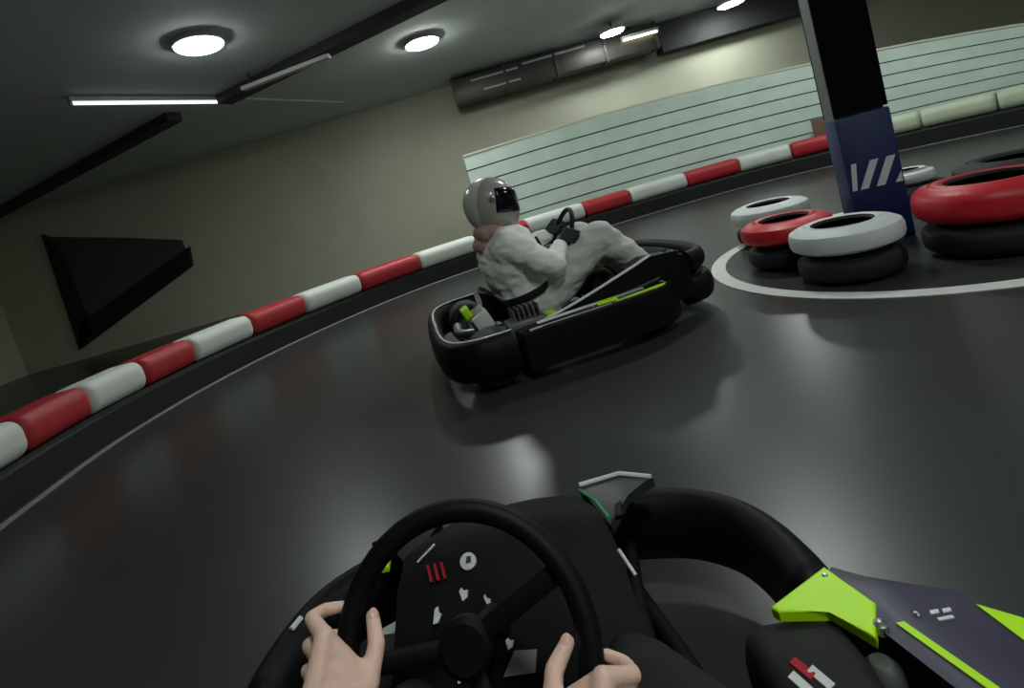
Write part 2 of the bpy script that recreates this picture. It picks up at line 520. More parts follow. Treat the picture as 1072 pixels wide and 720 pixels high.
# ------------------------------------------------------------------ tyre island
pc = Vector((2.38, 3.20, 0))
pl = thing('pillar', 'square pillar wrapped in black and blue padding with white diagonal stripes', 'pillar', pc, math.radians(-24))
obj('shaft', box((0, 0, CEIL / 2), (0.25, 0.25, CEIL), None, 0.01), M['concrete'], pl, smooth=False)
def sleeve(z0, z1, w=0.28, d=0.29):
    # padding wraps three sides, the left side of the shaft stays bare
    bm = bmesh.new()
    add_prism(bm, [(-0.125, -d / 2), (w / 2, -d / 2), (w / 2, d / 2), (-0.125, d / 2), (-0.125, 0.127), (0.127, 0.127), (0.127, -0.127), (-0.125, -0.127)], z0, z1)
    return bm
obj('black_padding', sleeve(0.78, 3.0), M['wrap'], pl, smooth=False)
obj('blue_padding', box((0.007, 0, 0.385), (0.275, 0.30, 0.77), None, 0.012), M['blue'], pl)
for x0, x1 in ((-0.115, -0.09), (-0.075, -0.035), (0.005, 0.048), (0.098, 0.122)):
    sl = 0.02 if x0 < -0.1 else 0.075
    obj('white_stripe', prism([(x0, 0.33), (x1, 0.33), (x1 + sl, 0.49), (x0 + sl, 0.49)] if x1 < 0.1 else [(x0, 0.33), (x1 + 0.012, 0.33), (x1 + 0.012, 0.39)], 0.0, 0.004,
        mtx=Matrix.Translation((0, -0.1505, 0)) @ rx), M['stripe'], pl, smooth=False)
for (x, y) in ((-0.1, 0), (0.0, 0), (0.08, 0), (0.125, 0)):
    obj('tie', box((x, -0.148, 1.72 + 0.03 * math.sin(x * 60)), (0.02, 0.012, 0.02), None, 0.003), M['pale_metal'], pl)

bm = bmesh.new()
rc, rr = Vector((2.50, 3.0, 0)), 1.13
rings = []
for j in range(96):
    a = 2 * PI * j / 96
    d = Vector((math.cos(a), math.sin(a), 0))
    rings.append([rc + d * (rr - 0.045) + Vector((0, 0, 0.0005)), rc + d * (rr + 0.045) + Vector((0, 0, 0.0005)), rc + d * (rr + 0.045) + Vector((0, 0, 0.004)), rc + d * (rr - 0.045) + Vector((0, 0, 0.004))])
add_loft(bm, rings, closed=True)
struct(obj('trim_5', bm, M['ring'], smooth=False))

def tyre_bm(r, h, hole=0.52):
    ri = r * hole
    prof = [(ri, 0.02), (ri + 0.01, 0.006), (ri + 0.03, 0.0), (r - 0.075, 0.004), (r - 0.035, 0.016), (r - 0.008, h * 0.22), (r, h * 0.36), (r, h * 0.64), (r - 0.008, h * 0.78),
            (r - 0.035, h - 0.016), (r - 0.075, h - 0.004), (r - 0.08, h - 0.009), (r - 0.088, h - 0.003), (ri + 0.03, h), (ri + 0.01, h - 0.006), (ri, h - 0.02),
            (ri + 0.012, h - 0.028), (r - 0.04, h * 0.72), (r - 0.022, h * 0.5), (r - 0.04, h * 0.28), (ri + 0.012, 0.028)]
    bm = lathe(prof, seg=56, closed_prof=True)
    for f in bm.faces:          # paint colour on the outside, black material in the bore
        c = f.calc_center_median()
        n = f.normal
        q = math.hypot(c.x, c.y)
        if q < ri + 0.006 or (q < r - 0.024 and 0.021 < c.z < h - 0.021):
            f.material_index = 1
    return bm
def tyre(x, y, z, r, h, m, label, tilt=(0, 0, 0)):
    o = obj('tyre', tyre_bm(r, h), [m, M['black_tyre']], angle=35)
    o.location = (x, y, z)
    o.rotation_euler = tilt
    return tag(o, label, 'tyre', 'tyres stacked round the pillar')
H = 0.145
T = [(1.79, 2.64, 0.25, 'white', 'white painted tyre on the stack in front of the blue pillar', 'black tyre on the floor under the front white tyre'),
     (1.80, 3.16, 0.25, 'red', 'dull red tyre on the stack between the two white tyres', 'black tyre on the floor under the dull red tyre'),
     (2.12, 3.88, 0.265, 'white', 'white painted tyre at the far left of the island', 'black tyre on the floor under the far left white tyre')]
for (x, y, r, k, l1, l2) in T:
    tyre(x, y, 0.0, r - 0.015, H, M['black_tyre'], l2)
    tyre(x, y, H + 0.001, r, H, M[k + '_tyre'], l1)
tyre(2.40, 2.46, 0.0, 0.29, 0.16, M['black_tyre'], 'black tyre on the floor under the big red tyre')
tyre(2.40, 2.46, 0.161, 0.305, 0.185, M['red_tyre'], 'big bright red tyre at the right edge, right of the blue pillar')
tyre(3.17, 3.87, 0.0, 0.28, 0.13, M['black_tyre'], 'black tyre on the floor under the white tyre behind the pillar')
tyre(3.17, 3.87, 0.131, 0.17, 0.11, M['white_tyre'], 'small white tyre showing behind the right side of the pillar')
tyre(3.10, 2.98, 0.0, 0.30, 0.15, M['black_tyre'], 'lower black tyre behind the big red tyre')
tyre(3.10, 2.98, 0.151, 0.30, 0.15, M['black_tyre'], 'upper black tyre behind the big red tyre')

# ------------------------------------------------------------------ go-kart
def make_kart(label, loc, rz, wc, tilt, steer, front_kart):
    podm = M['pod'] if front_kart else M['plastic']
    t = thing('go_kart', label, 'go-kart', loc, rz, 'black rental go-karts')
    # front bumper: one thick plastic tube
    half = [(0.0, 1.085), (0.12, 1.082), (0.24, 1.066), (0.345, 1.035), (0.42, 0.975), (0.455, 0.90), (0.468, 0.82), (0.466, 0.755)]
    pts = [(-x, y, 0.135) for x, y in half[:0:-1]] + [(x, y, 0.135) for x, y in half]
    P = cr(pts, 5)
    if not front_kart:
        P = [Vector((p.x, 0.745 + (p.y - 0.745) * 0.8, p.z)) for p in P]
    tp = [1.0] * len(P)
    tp[0] = tp[-1] = 0.7
    tp[1] = tp[-2] = 0.92
    fb = obj('front_bumper', tube(P, 0.046, rz=0.075, seg=20, taper=tp), M['plastic'], t, angle=60)
    if not front_kart:
        P3 = [p + Vector((0, -0.01, 0.15)) for p in P[8:-8]]
        obj('nose_bar', tube(P3, 0.04, rz=0.055, seg=18), M['plastic'], t, angle=60)
    for s in (-1, 1):
        obj('bumper_bracket', tube([(s * 0.22, 1.05, 0.13), (s * 0.2, 0.9, 0.09), (s * 0.2, 0.7, 0.08)], 0.014), M['matte'], t)
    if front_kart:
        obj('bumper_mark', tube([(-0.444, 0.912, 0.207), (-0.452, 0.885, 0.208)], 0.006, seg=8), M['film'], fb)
    # rear bumper wraps both rear wheels
    half = [(0.0, -0.60), (0.2, -0.60), (0.42, -0.585), (0.56, -0.54), (0.635, -0.44), (0.65, -0.33), (0.65, -0.25)]
    pts = [(-x, y, 0.175) for x, y in half[:0:-1]] + [(x, y, 0.175) for x, y in half]
    P = cr(pts, 5)
    obj('rear_bumper', tube(P, 0.045, rz=0.10, seg=20), M['plastic'], t, angle=60)
    P2 = [Vector((p.x * 0.985, p.y * 0.985, 0.277)) for p in P]
    obj('bumper_top_strip', tube(P2, 0.007, rz=0.004, seg=8), M['film'], t)
    # side pods
    outl = [(0.455, 0.73), (0.48, 0.722), (0.543, 0.690), (0.592, 0.645), (0.637, 0.600), (0.665, 0.50), (0.675, 0.30), (0.675, 0.0), (0.665, -0.2), (0.55, -0.22), (0.53, 0.0), (0.53, 0.3), (0.525, 0.52), (0.497, 0.614), (0.47, 0.66)]
    lime_a = [(0.37, 0.674), (0.376, 0.664), (0.436, 0.650), (0.463, 0.601), (0.494, 0.648), (0.47, 0.722)]
    strip = [(0.497, 0.616), (0.507, 0.616), (0.540, 0.518), (0.548, 0.40), (0.552, 0.22), (0.540, 0.22), (0.536, 0.40), (0.529, 0.518)]
    tip = [(0.596, 0.620), (0.625, 0.592), (0.640, 0.545), (0.652, 0.42), (0.652, 0.30), (0.635, 0.34), (0.612, 0.50)]
    for s in (1, -1):
        mir = (lambda q: [(s * x, y) for x, y in q])
        pod = obj('side_pod', prism(mir(outl), 0.06, 0.25, 0.02, 3), podm, t, angle=50)
        obj('lime_panel', prism(mir(lime_a), 0.238, 0.254, 0.003, 2), M['lime'], pod, smooth=False)['label'] = 'lime yellow corner panel'
        obj('lime_stripe', prism(mir(strip), 0.247, 0.2525), M['lime'], pod, smooth=False)['label'] = 'thin lime yellow stripe'
        obj('lime_flash', prism(mir(tip), 0.246, 0.2525), M['lime'], pod, smooth=False)['label'] = 'lime yellow flash along the outer edge'
        obj('white_edge_stripe', prism(mir([(0.655, 0.28), (0.660, 0.28), (0.660, -0.16), (0.650, -0.16)]), 0.243, 0.252), M['film'], pod, smooth=False)['label'] = 'white edge stripe'
        for (x, y, r) in ((0.48, 0.618, 0.008), (0.528, 0.624, 0.004), (0.462, 0.706, 0.004), (0.60, 0.2, 0.008)):
            obj('bolt', lathe([(0, 0.253), (r * 0.5, 0.2529), (r, 0.251), (r, 0.238), (0, 0.238)], Matrix.Translation((s * x, y, 0.003 if x < 0.49 else 0)), 16), M['steel'], pod)
        bm = bmesh.new()
        for dx, dy in ((-0.006, 0.006), (0.008, 0.005)):
            add_prism(bm, [(s * (0.553 + dx) + q * 0.005, 0.616 + dy + w * 0.0025) for q, w in ((-1, -1), (1, -1), (1.4, 1), (-0.6, 1))], 0.2495, 0.2515)
        add_prism(bm, [(s * 0.553 + q * 0.009, 0.611 + w * 0.002) for q, w in ((-1, -1), (1, -1), (1, 1), (-1, 1))], 0.2495, 0.2515)
        obj('emblem', bm, M['film'], pod, smooth=False)
        # side bar
        obj('side_bar', tube([(s * 0.32, 0.45, 0.08), (s * 0.5, 0.42, 0.12), (s * 0.6, 0.38, 0.16), (s * 0.6, 0.0, 0.16), (s * 0.5, -0.1, 0.12), (s * 0.32, -0.12, 0.08)], 0.014), M['matte'], t)
        # front wheel
        fw = thing_part('front_wheel', t, (s * 0.385, 0.60, 0.125))
        mt = Matrix.Rotation(math.radians(90), 4, 'Y')
        obj('tyre', lathe([(0.062, -0.05), (0.075, -0.06), (0.10, -0.062), (0.117, -0.054), (0.125, -0.04), (0.125, 0.04), (0.117, 0.054), (0.10, 0.062), (0.075, 0.06), (0.062, 0.05)], mt, 40, True), M['black_tyre'], fw)
        obj('wheel_rim', lathe([(0.0, -0.02), (0.045, -0.022), (0.060, -0.05), (0.0635, -0.05), (0.0635, 0.05), (0.060, 0.05), (0.045, 0.03), (0.0, 0.028)], mt, 32), M['alu'], fw)
        for k, (x, ang, mk) in enumerate(((-0.043, 112, 'film'), (-0.03, 104, 'film'), (-0.02, 97, 'red'), (-0.006, 103, 'film'))):
            a = math.radians(ang)
            rot = Matrix.Rotation(a - PI / 2, 3, 'X')
            obj('tyre_mark', box((s * x, 0.1255 * -math.cos(PI - a) * 1.0, 0.1255 * math.sin(a)), (0.011, 0.026, 0.003), rot @ Matrix.Rotation(0.5 * s, 3, 'Z')), M[mk], fw, smooth=False)
        obj('steering_joint', lathe([(0, 0.02), (0.012, 0.018), (0.02, 0.008), (0.022, -0.01), (0, -0.012)], Matrix.Translation((s * 0.075, -0.005, 0.085)), 20), M['alu'], fw)
        obj('stub_axle', tube([(s * -0.02, 0.0, 0.0), (s * -0.14, 0, 0.0)], 0.014), M['steel'], fw)
        # rear wheel
        rw = thing_part('rear_wheel', t, (s * 0.50, -0.36, 0.135))
        obj('tyre', lathe([(0.068, -0.085), (0.085, -0.098), (0.115, -0.098), (0.128, -0.088), (0.135, -0.07), (0.135, 0.07), (0.128, 0.088), (0.115, 0.098), (0.085, 0.098), (0.068, 0.085)], mt, 40, True), M['black_tyre'], rw)
        obj('wheel_rim', lathe([(0.0, -0.03), (0.05, -0.032), (0.066, -0.085), (0.0695, -0.085), (0.0695, 0.085), (0.066, 0.085), (0.05, 0.04), (0.0, 0.038)], mt, 32), M['alu'], rw)
        # frame rail and pedal
        obj('frame_rail', tube(cr([(s * 0.20, 0.98, 0.075), (s * 0.27, 0.7, 0.075), (s * 0.31, 0.35, 0.075), (s * 0.31, -0.1, 0.075), (s * 0.27, -0.45, 0.10)], 5), 0.0155), M['matte'], t)
        pd = obj('pedal', box((s * 0.15, 0.90, 0.17), (0.06, 0.012, 0.12), Matrix.Rotation(math.radians(-25), 3, 'X'), 0.004), M['alu'], t)
        obj('pedal_arm', tube([(s * 0.15, 0.90, 0.17), (s * 0.15, 0.91, 0.09)], 0.007), M['steel'], pd)
    obj('brake_box', box((-0.275, 0.76, 0.11), (0.10, 0.24, 0.12), None, 0.015), M['plastic'], t)
    obj('rear_axle', tube([(-0.45, -0.36, 0.135), (0.45, -0.36, 0.135)], 0.018), M['steel'], t)
    obj('cross_tube', tube([(-0.29, -0.43, 0.10), (0.29, -0.43, 0.10)], 0.0155), M['matte'], t)
    obj('floor_tray', prism([(-0.2, 0.99), (0.2, 0.99), (0.28, 0.62), (0.29, 0.1), (-0.29, 0.1), (-0.28, 0.62)], 0.045, 0.058), M['tray'], t, smooth=False)
    # front fairing: nose and dash faces
    rows = [(1.06, 0.13, 0.20), (1.035, 0.14, 0.265), (1.0, 0.142, 0.285), (0.90, 0.168, 0.325), (0.85, 0.18, 0.34), (0.80, 0.19, 0.315), (0.67, 0.205, 0.205)]
    rings = []
    for y, hw, z in rows:
        th = 0.02
        top = [Vector((hw * u, y, z - 0.018 * abs(u) ** 3)) for u in (-1, -0.75, -0.4, 0, 0.4, 0.75, 1)]
        rings.append(top + [Vector((p.x * 0.97, p.y - (0.012 if y > 1.04 else 0), p.z - th)) for p in reversed(top)])
    bm = bmesh.new()
    add_loft(bm, rings)
    fair = obj('front_fairing', bm, M['matte'], t, angle=50)
    for s in (1, -1):
        # glossy side wing of the fairing and its green edge
        wing = [(0.148, 1.008), (0.235, 1.02), (0.295, 0.985), (0.235, 0.95), (0.19, 0.87)]
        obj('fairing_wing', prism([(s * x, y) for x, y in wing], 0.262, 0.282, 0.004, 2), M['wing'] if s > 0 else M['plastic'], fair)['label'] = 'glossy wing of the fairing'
        if s > 0:
            obj('green_edge', tube([(0.147, 1.008, 0.276), (0.174, 0.905, 0.312), (0.190, 0.835, 0.322)], 0.0035, seg=8), M['green'], fair)['label'] = 'green edge line'
            obj('front_edge', tube([(0.15, 1.012, 0.284), (0.235, 1.02, 0.284), (0.292, 0.987, 0.282)], 0.005, seg=8), M['film'], fair)['label'] = 'white front edge'
            obj('white_edge', tube([(0.191, 0.795, 0.292), (0.206, 0.758, 0.272)], 0.003, seg=8), M['film'], fair)
        obj('support_rod', tube([(s * 0.17, 0.86, 0.31), (s * 0.19, 0.80, 0.07)], 0.009), M['steel'], fair)
        obj('lime_corner', prism([(s * 0.20, 0.82), (s * 0.205, 0.85), (s * 0.218, 0.86), (s * 0.214, 0.82)], 0.325, 0.334, 0.002, 1), M['lime'] if s < 0 else M['plastic'], fair)
    # stickers on the dash face
    def on_dash(x, y):
        z = 0.205 + (y - 0.67) * (0.315 - 0.205) / 0.13 if y < 0.80 else 0.315 + (y - 0.80) * 0.5
        return Vector((x, y, z + 0.003))
    dr = Matrix.Rotation(math.atan2(0.11, 0.13), 3, 'X')
    def dash(name, x, y, poly, m, lab=None):
        bm = prism([(px, py) for px, py in poly], -0.002, 0.003)
        o = obj(name, bm, m, fair, smooth=False)
        o.location = on_dash(x, y)
        o.rotation_euler = dr.to_euler()
        if lab:
            o['label'] = lab
        return o
    circ = [(0.014 * math.cos(q * PI / 10), 0.013 * math.sin(q * PI / 10)) for q in range(20)]
    if front_kart:
        bt = dash('dash_button', -0.057, 0.806, circ, M['film'], 'round white button')
        obj('button_centre', prism([(-0.004, -0.003), (0.005, -0.003), (0.006, 0.006), (-0.001, 0.007)], 0.0032, 0.0045), M['glove'], bt, smooth=False)
        bm = bmesh.new()
        for k in range(3):
            add_prism(bm, [(-0.014 + k * 0.012, -0.012), (-0.009 + k * 0.012, -0.012), (-0.015 + k * 0.012, 0.014), (-0.019 + k * 0.012, 0.014)], -0.002, 0.003)
        o = obj('red_emblem', bm, M['red'], fair, smooth=False)
        o.location = on_dash(-0.111, 0.80)
        o.rotation_euler = dr.to_euler()
        for (x, y, w, h, a) in ((-0.068, 0.771, 0.007, 0.009, 0.3), (-0.115, 0.754, 0.006, 0.012, -0.2), (-0.064, 0.735, 0.006, 0.011, 0.4), (-0.03, 0.757, 0.004, 0.012, 0.35), (-0.024, 0.737, 0.006, 0.008, 0.1), (-0.004, 0.713, 0.006, 0.007, 0.2), (-0.08, 0.692, 0.011, 0.006, 0.2)):
            ca, sa = math.cos(a), math.sin(a)
            dash('white_marking', x, y, [(u * ca - v * sa, u * sa + v * ca) for u, v in ((-w, -h), (w * 0.3, -h * 0.8), (w, h * 0.2), (w * 0.1, h * 0.4), (-w * 0.2, h), (-w, h * 0.7))], M['film'])
        dash('grey_plate', 0.009, 0.693, [(-0.03, -0.012), (0.018, -0.014), (0.026, 0.012), (-0.008, 0.016)], M['alu'], 'small grey plate')
        dash('diagonal_mark', -0.13, 0.83, [(-0.02, -0.008), (-0.017, -0.01), (0.016, 0.012), (0.013, 0.014)], M['film'])
    # steering
    wcv = Vector(wc)
    sw = thing_part('steering_wheel', t, wcv)
    sw.rotation_euler = (math.radians(tilt), 0, 0)
    R = 0.147
    ring = [(R * math.cos(2 * PI * k / 64), R * math.sin(2 * PI * k / 64), 0) for k in range(64)]
    obj('wheel_grip', tube(ring, 0.0145, closed=True, seg=16), M['plastic'], sw, angle=80)
    for a in (math.radians(-90), math.radians(12), math.radians(168)):
        a += steer
        obj('spoke', tube([(0.03 * math.cos(a), 0.03 * math.sin(a), -0.012), (R * math.cos(a), R * math.sin(a), -0.002)], 0.012, rz=0.004, seg=10), M['plastic'], sw)
    obj('hub', lathe([(0, 0.006), (0.026, 0.006), (0.032, 0.0), (0.032, -0.02), (0.02, -0.03), (0, -0.03)], None, 32), M['plastic'], sw)
    ax = Matrix.Rotation(math.radians(tilt), 3, 'X') @ Vector((0, 0, -1))
    obj('steering_column', tube([wcv + ax * 0.03, wcv + ax * 0.18, Vector((0, 0.80, 0.10))], 0.012), M['matte'], t)
    # seat: bucket shell
    rings = []
    for (y, z, hw, lip) in ((0.20, 0.10, 0.17, 0.10), (0.05, 0.085, 0.19, 0.15), (-0.12, 0.11, 0.20, 0.17), (-0.22, 0.22, 0.20, 0.13), (-0.25, 0.30, 0.19, 0.09), (-0.265, 0.36, 0.165, 0.05), (-0.27, 0.39, 0.12, 0.02)):
        nv = Vector((0, 0.35, 1)).normalized() if y > -0.1 else Vector((0, 1, 0.25)).normalized()
        c = Vector((0, y, z))
        row = []
        for u in (-1.08, -0.98, -0.7, -0.35, 0, 0.35, 0.7, 0.98, 1.08):
            row.append(c + Vector((hw * u, 0, 0)) + nv * (lip * max(0, abs(u) - 0.3) ** 1.6 / 0.72))
        rings.append(row + [p - nv * 0.014 + Vector((0.006 * (1 if p.x > 0 else -1), 0, 0)) for p in reversed(row)])
    bm = bmesh.new()
    add_loft(bm, rings)
    obj('seat', bm, M['plastic'], t, angle=60)
    # engine beside the seat
    bm = bmesh.new()
    add_box(bm, Vector((0.37, -0.12, 0.17)), (0.15, 0.22, 0.16), None, 0.015)
    for k in range(6):
        add_box(bm, Vector((0.37, -0.18 + k * 0.028, 0.27)), (0.12, 0.008, 0.08))
    en = obj('engine', bm, M['alu'], t)
    obj('fuel_cap', lathe([(0, 0.34), (0.03, 0.338), (0.034, 0.33), (0.034, 0.30), (0, 0.30)], Matrix.Translation((0.37, 0.03, -0.1)), 20), M['lime'], en)
    obj('exhaust', tube(cr([(0.37, -0.22, 0.2), (0.3, -0.32, 0.22), (0.1, -0.46, 0.2), (-0.1, -0.46, 0.2)], 5), 0.03), M['steel'], en)
    return t, sw

def thing_part(name, parent, loc):
    o = bpy.data.objects.new(name, None)
    COL.objects.link(o)
    o.empty_display_size = 0.05
    o.parent = parent
    o.location = loc
    return o

KA_LOC, KA_RZ = Vector((-0.185, 0.03, 0)), math.radians(-5)
WA, TA = (-0.016, 0.550, 0.396), 60.0
kart_a, sw_a = make_kart('black go-kart in the foreground with lime yellow panels, held by bare hands', KA_LOC, KA_RZ, WA, TA, 0.2, True)
KB_LOC, KB_RZ = Vector((0.16, 3.06, 0)), math.radians(8 - 90)
WB, TB = (0.0, 0.33, 0.57), 60.0
kart_b, sw_b = make_kart('black go-kart driven across the track ahead by the person in white', KB_LOC, KB_RZ, WB, TB, 0.0, False)

kart_b.scale = (0.97, 0.95, 1.0)

# extra trim seen on the far kart only
pods = [c for c in kart_b.children if c.name.startswith('side_pod')]
for c in list(pods[0].children):
    if c.name.startswith(('lime_stripe',)):
        bpy.data.objects.remove(c)
for s_, pd_ in ((1, pods[0]), (-1, pods[1])):
    side = [(-0.20, 0.10), (-0.20, 0.215), (0.10, 0.262), (0.45, 0.345), (0.60, 0.385), (0.74, 0.375), (0.80, 0.28), (0.80, 0.12)]
    yz = Matrix(((0, 0, s_, 0), (1, 0, 0, 0), (0, 1, 0, 0), (0, 0, 0, 1)))
    sp = obj('side_panel', prism(side, 0.505, 0.535, mtx=yz), M['plastic'], kart_b, smooth=False)
    tops = [Vector((s_ * 0.522, y, z + 0.004)) for y, z in side[1:6]]
    obj('white_edge_stripe', tube(cr(tops[:4], 5), 0.016, rz=0.006, seg=10), M['film'], sp)['label'] = 'white stripe along the top edge'
    obj('lower_stripe', prism([(0.18, 0.215), (0.62, 0.262), (0.62, 0.272), (0.18, 0.228)], 0.534, 0.538, mtx=yz), M['alu'], sp, smooth=False)
    obj('mirror_pod', prism([(0.50, 0.345), (0.60, 0.372), (0.74, 0.362), (0.76, 0.33)], 0.36, 0.512, mtx=yz), M['plastic'], sp, smooth=False)
rc_ = obj('rear_cover', box((0.16, -0.33, 0.25), (0.24, 0.12, 0.13), Matrix.Rotation(math.radians(20), 3, 'X'), 0.02), M['alu'], kart_b)
rc_['label'] = 'grey rear engine cover'
obj('lime_tab', box((0.16, -0.40, 0.32), (0.10, 0.05, 0.07), Matrix.Rotation(math.radians(20), 3, 'X'), 0.012), M['lime'], rc_)['label'] = 'lime yellow tab'
obj('cover_clip', box((0.28, -0.33, 0.27), (0.03, 0.10, 0.10), Matrix.Rotation(math.radians(20), 3, 'X'), 0.008), M['film'], rc_)
obj('lime_patch', prism([(0.56, 0.34), (0.63, 0.33), (0.62, 0.22), (0.56, 0.24)], 0.247, 0.254), M['lime'], pods[0], smooth=False)['label'] = 'lime yellow patch on top'
obj('white_stripe', prism([(0.55, 0.50), (0.575, 0.50), (0.60, -0.1), (0.56, -0.1)], 0.247, 0.2535), M['film'], pods[0], smooth=False)

# ------------------------------------------------------------------ people
HROT = math.radians(38)
def hand_caps(c, T_, N, O, W, poke=0.0, extra=0.0):
    """capsules of a hand gripping a rim: c rim centre, T_ along the rim towards the thumb web, N towards the driver, O outward."""
    caps = []
    c = Vector(c)
    W = Vector(W)
    O, N = O * math.cos(HROT) + N * math.sin(HROT), N * math.cos(HROT) - O * math.sin(HROT)
    mcps = []
    for k in range(4):
        tk = 0.024 - 0.0205 * k
        ln = (0.95, 1.05, 1.0, 0.82)[k]
        r = (0.0092, 0.0095, 0.009, 0.0078)[k] + extra
        pk = poke if k == 0 else (poke * 0.35 if k == 1 else 0)
        mcp = c + T_ * tk + O * 0.036 + N * 0.030
        pip = c + T_ * (tk + pk) + O * 0.043 * (0.9 + 0.1 * ln) - N * 0.016 * ln
        dip = c + T_ * (tk + pk * 1.3) + O * (0.019 + pk * 0.4) - N * 0.034 * ln
        tip = c + T_ * (tk + pk * 1.4) + O * (-0.004 + pk * 0.6) - N * 0.030 * ln
        caps += [(mcp, r + 0.0017, pip, r), (pip, r, dip, r - 0.0008), (dip, r - 0.0008, tip, r - 0.0018)]
        base = W + T_ * 0.008 + O * (0.012 - 0.008 * k) + N * (0.004 - 0.004 * k)
        caps.append((base, 0.0165 + extra, mcp, 0.0118 + extra))
        mcps.append(mcp)
    for a, b in zip(mcps, mcps[1:]):
        caps.append((a, 0.0112 + extra, b, 0.0112 + extra))
    mid = (mcps[1] + W) / 2
    caps.append((mid, 0.017 + extra, (mcps[2] + W) / 2, 0.017 + extra))
    cmc = W + T_ * 0.020 - O * 0.016 + N * 0.002
    mcp = c - T_ * 0.026 + N * 0.044 - O * 0.014
    ip = c + T_ * 0.008 + N * 0.034 - O * 0.026
    tip = c + T_ * 0.034 + N * 0.017 - O * 0.025
    caps += [(W, 0.020 + extra, cmc, 0.018 + extra), (cmc, 0.0175 + extra, mcp, 0.0135 + extra), (mcp, 0.0128 + extra, ip, 0.0108 + extra), (ip, 0.0108 + extra, tip, 0.0088 + extra)]
    caps.append((mcp, 0.0125 + extra, mcps[0] - N * 0.004, 0.0110 + extra))
    pm = (mcps[0] + mcps[1]) / 2
    lo = W.lerp(pm, 0.55)
    caps.append((mcp.lerp(cmc, 0.35), 0.0145 + extra, lo, 0.016 + extra))
    caps.append((mcp.lerp(cmc, 0.1), 0.0125 + extra, W.lerp(pm, 0.78), 0.0135 + extra))
    caps.append((cmc, 0.018 + extra, W.lerp(pm, 0.4), 0.018 + extra))
    return caps, ip, tip

def grip(wc, tilt, th):
    """rim centre and the grip frame in kart space at rim angle th (degrees)."""
    rot = Matrix.Rotation(math.radians(tilt), 3, 'X')
    a = math.radians(th)
    O = rot @ Vector((math.cos(a), math.sin(a), 0))
    N = rot @ Vector((0, 0, 1))
    tan = rot @ Vector((-math.sin(a), math.cos(a), 0))
    if tan.z < 0:
        tan = -tan
    return Vector(wc) + O * 0.147, tan, N, O

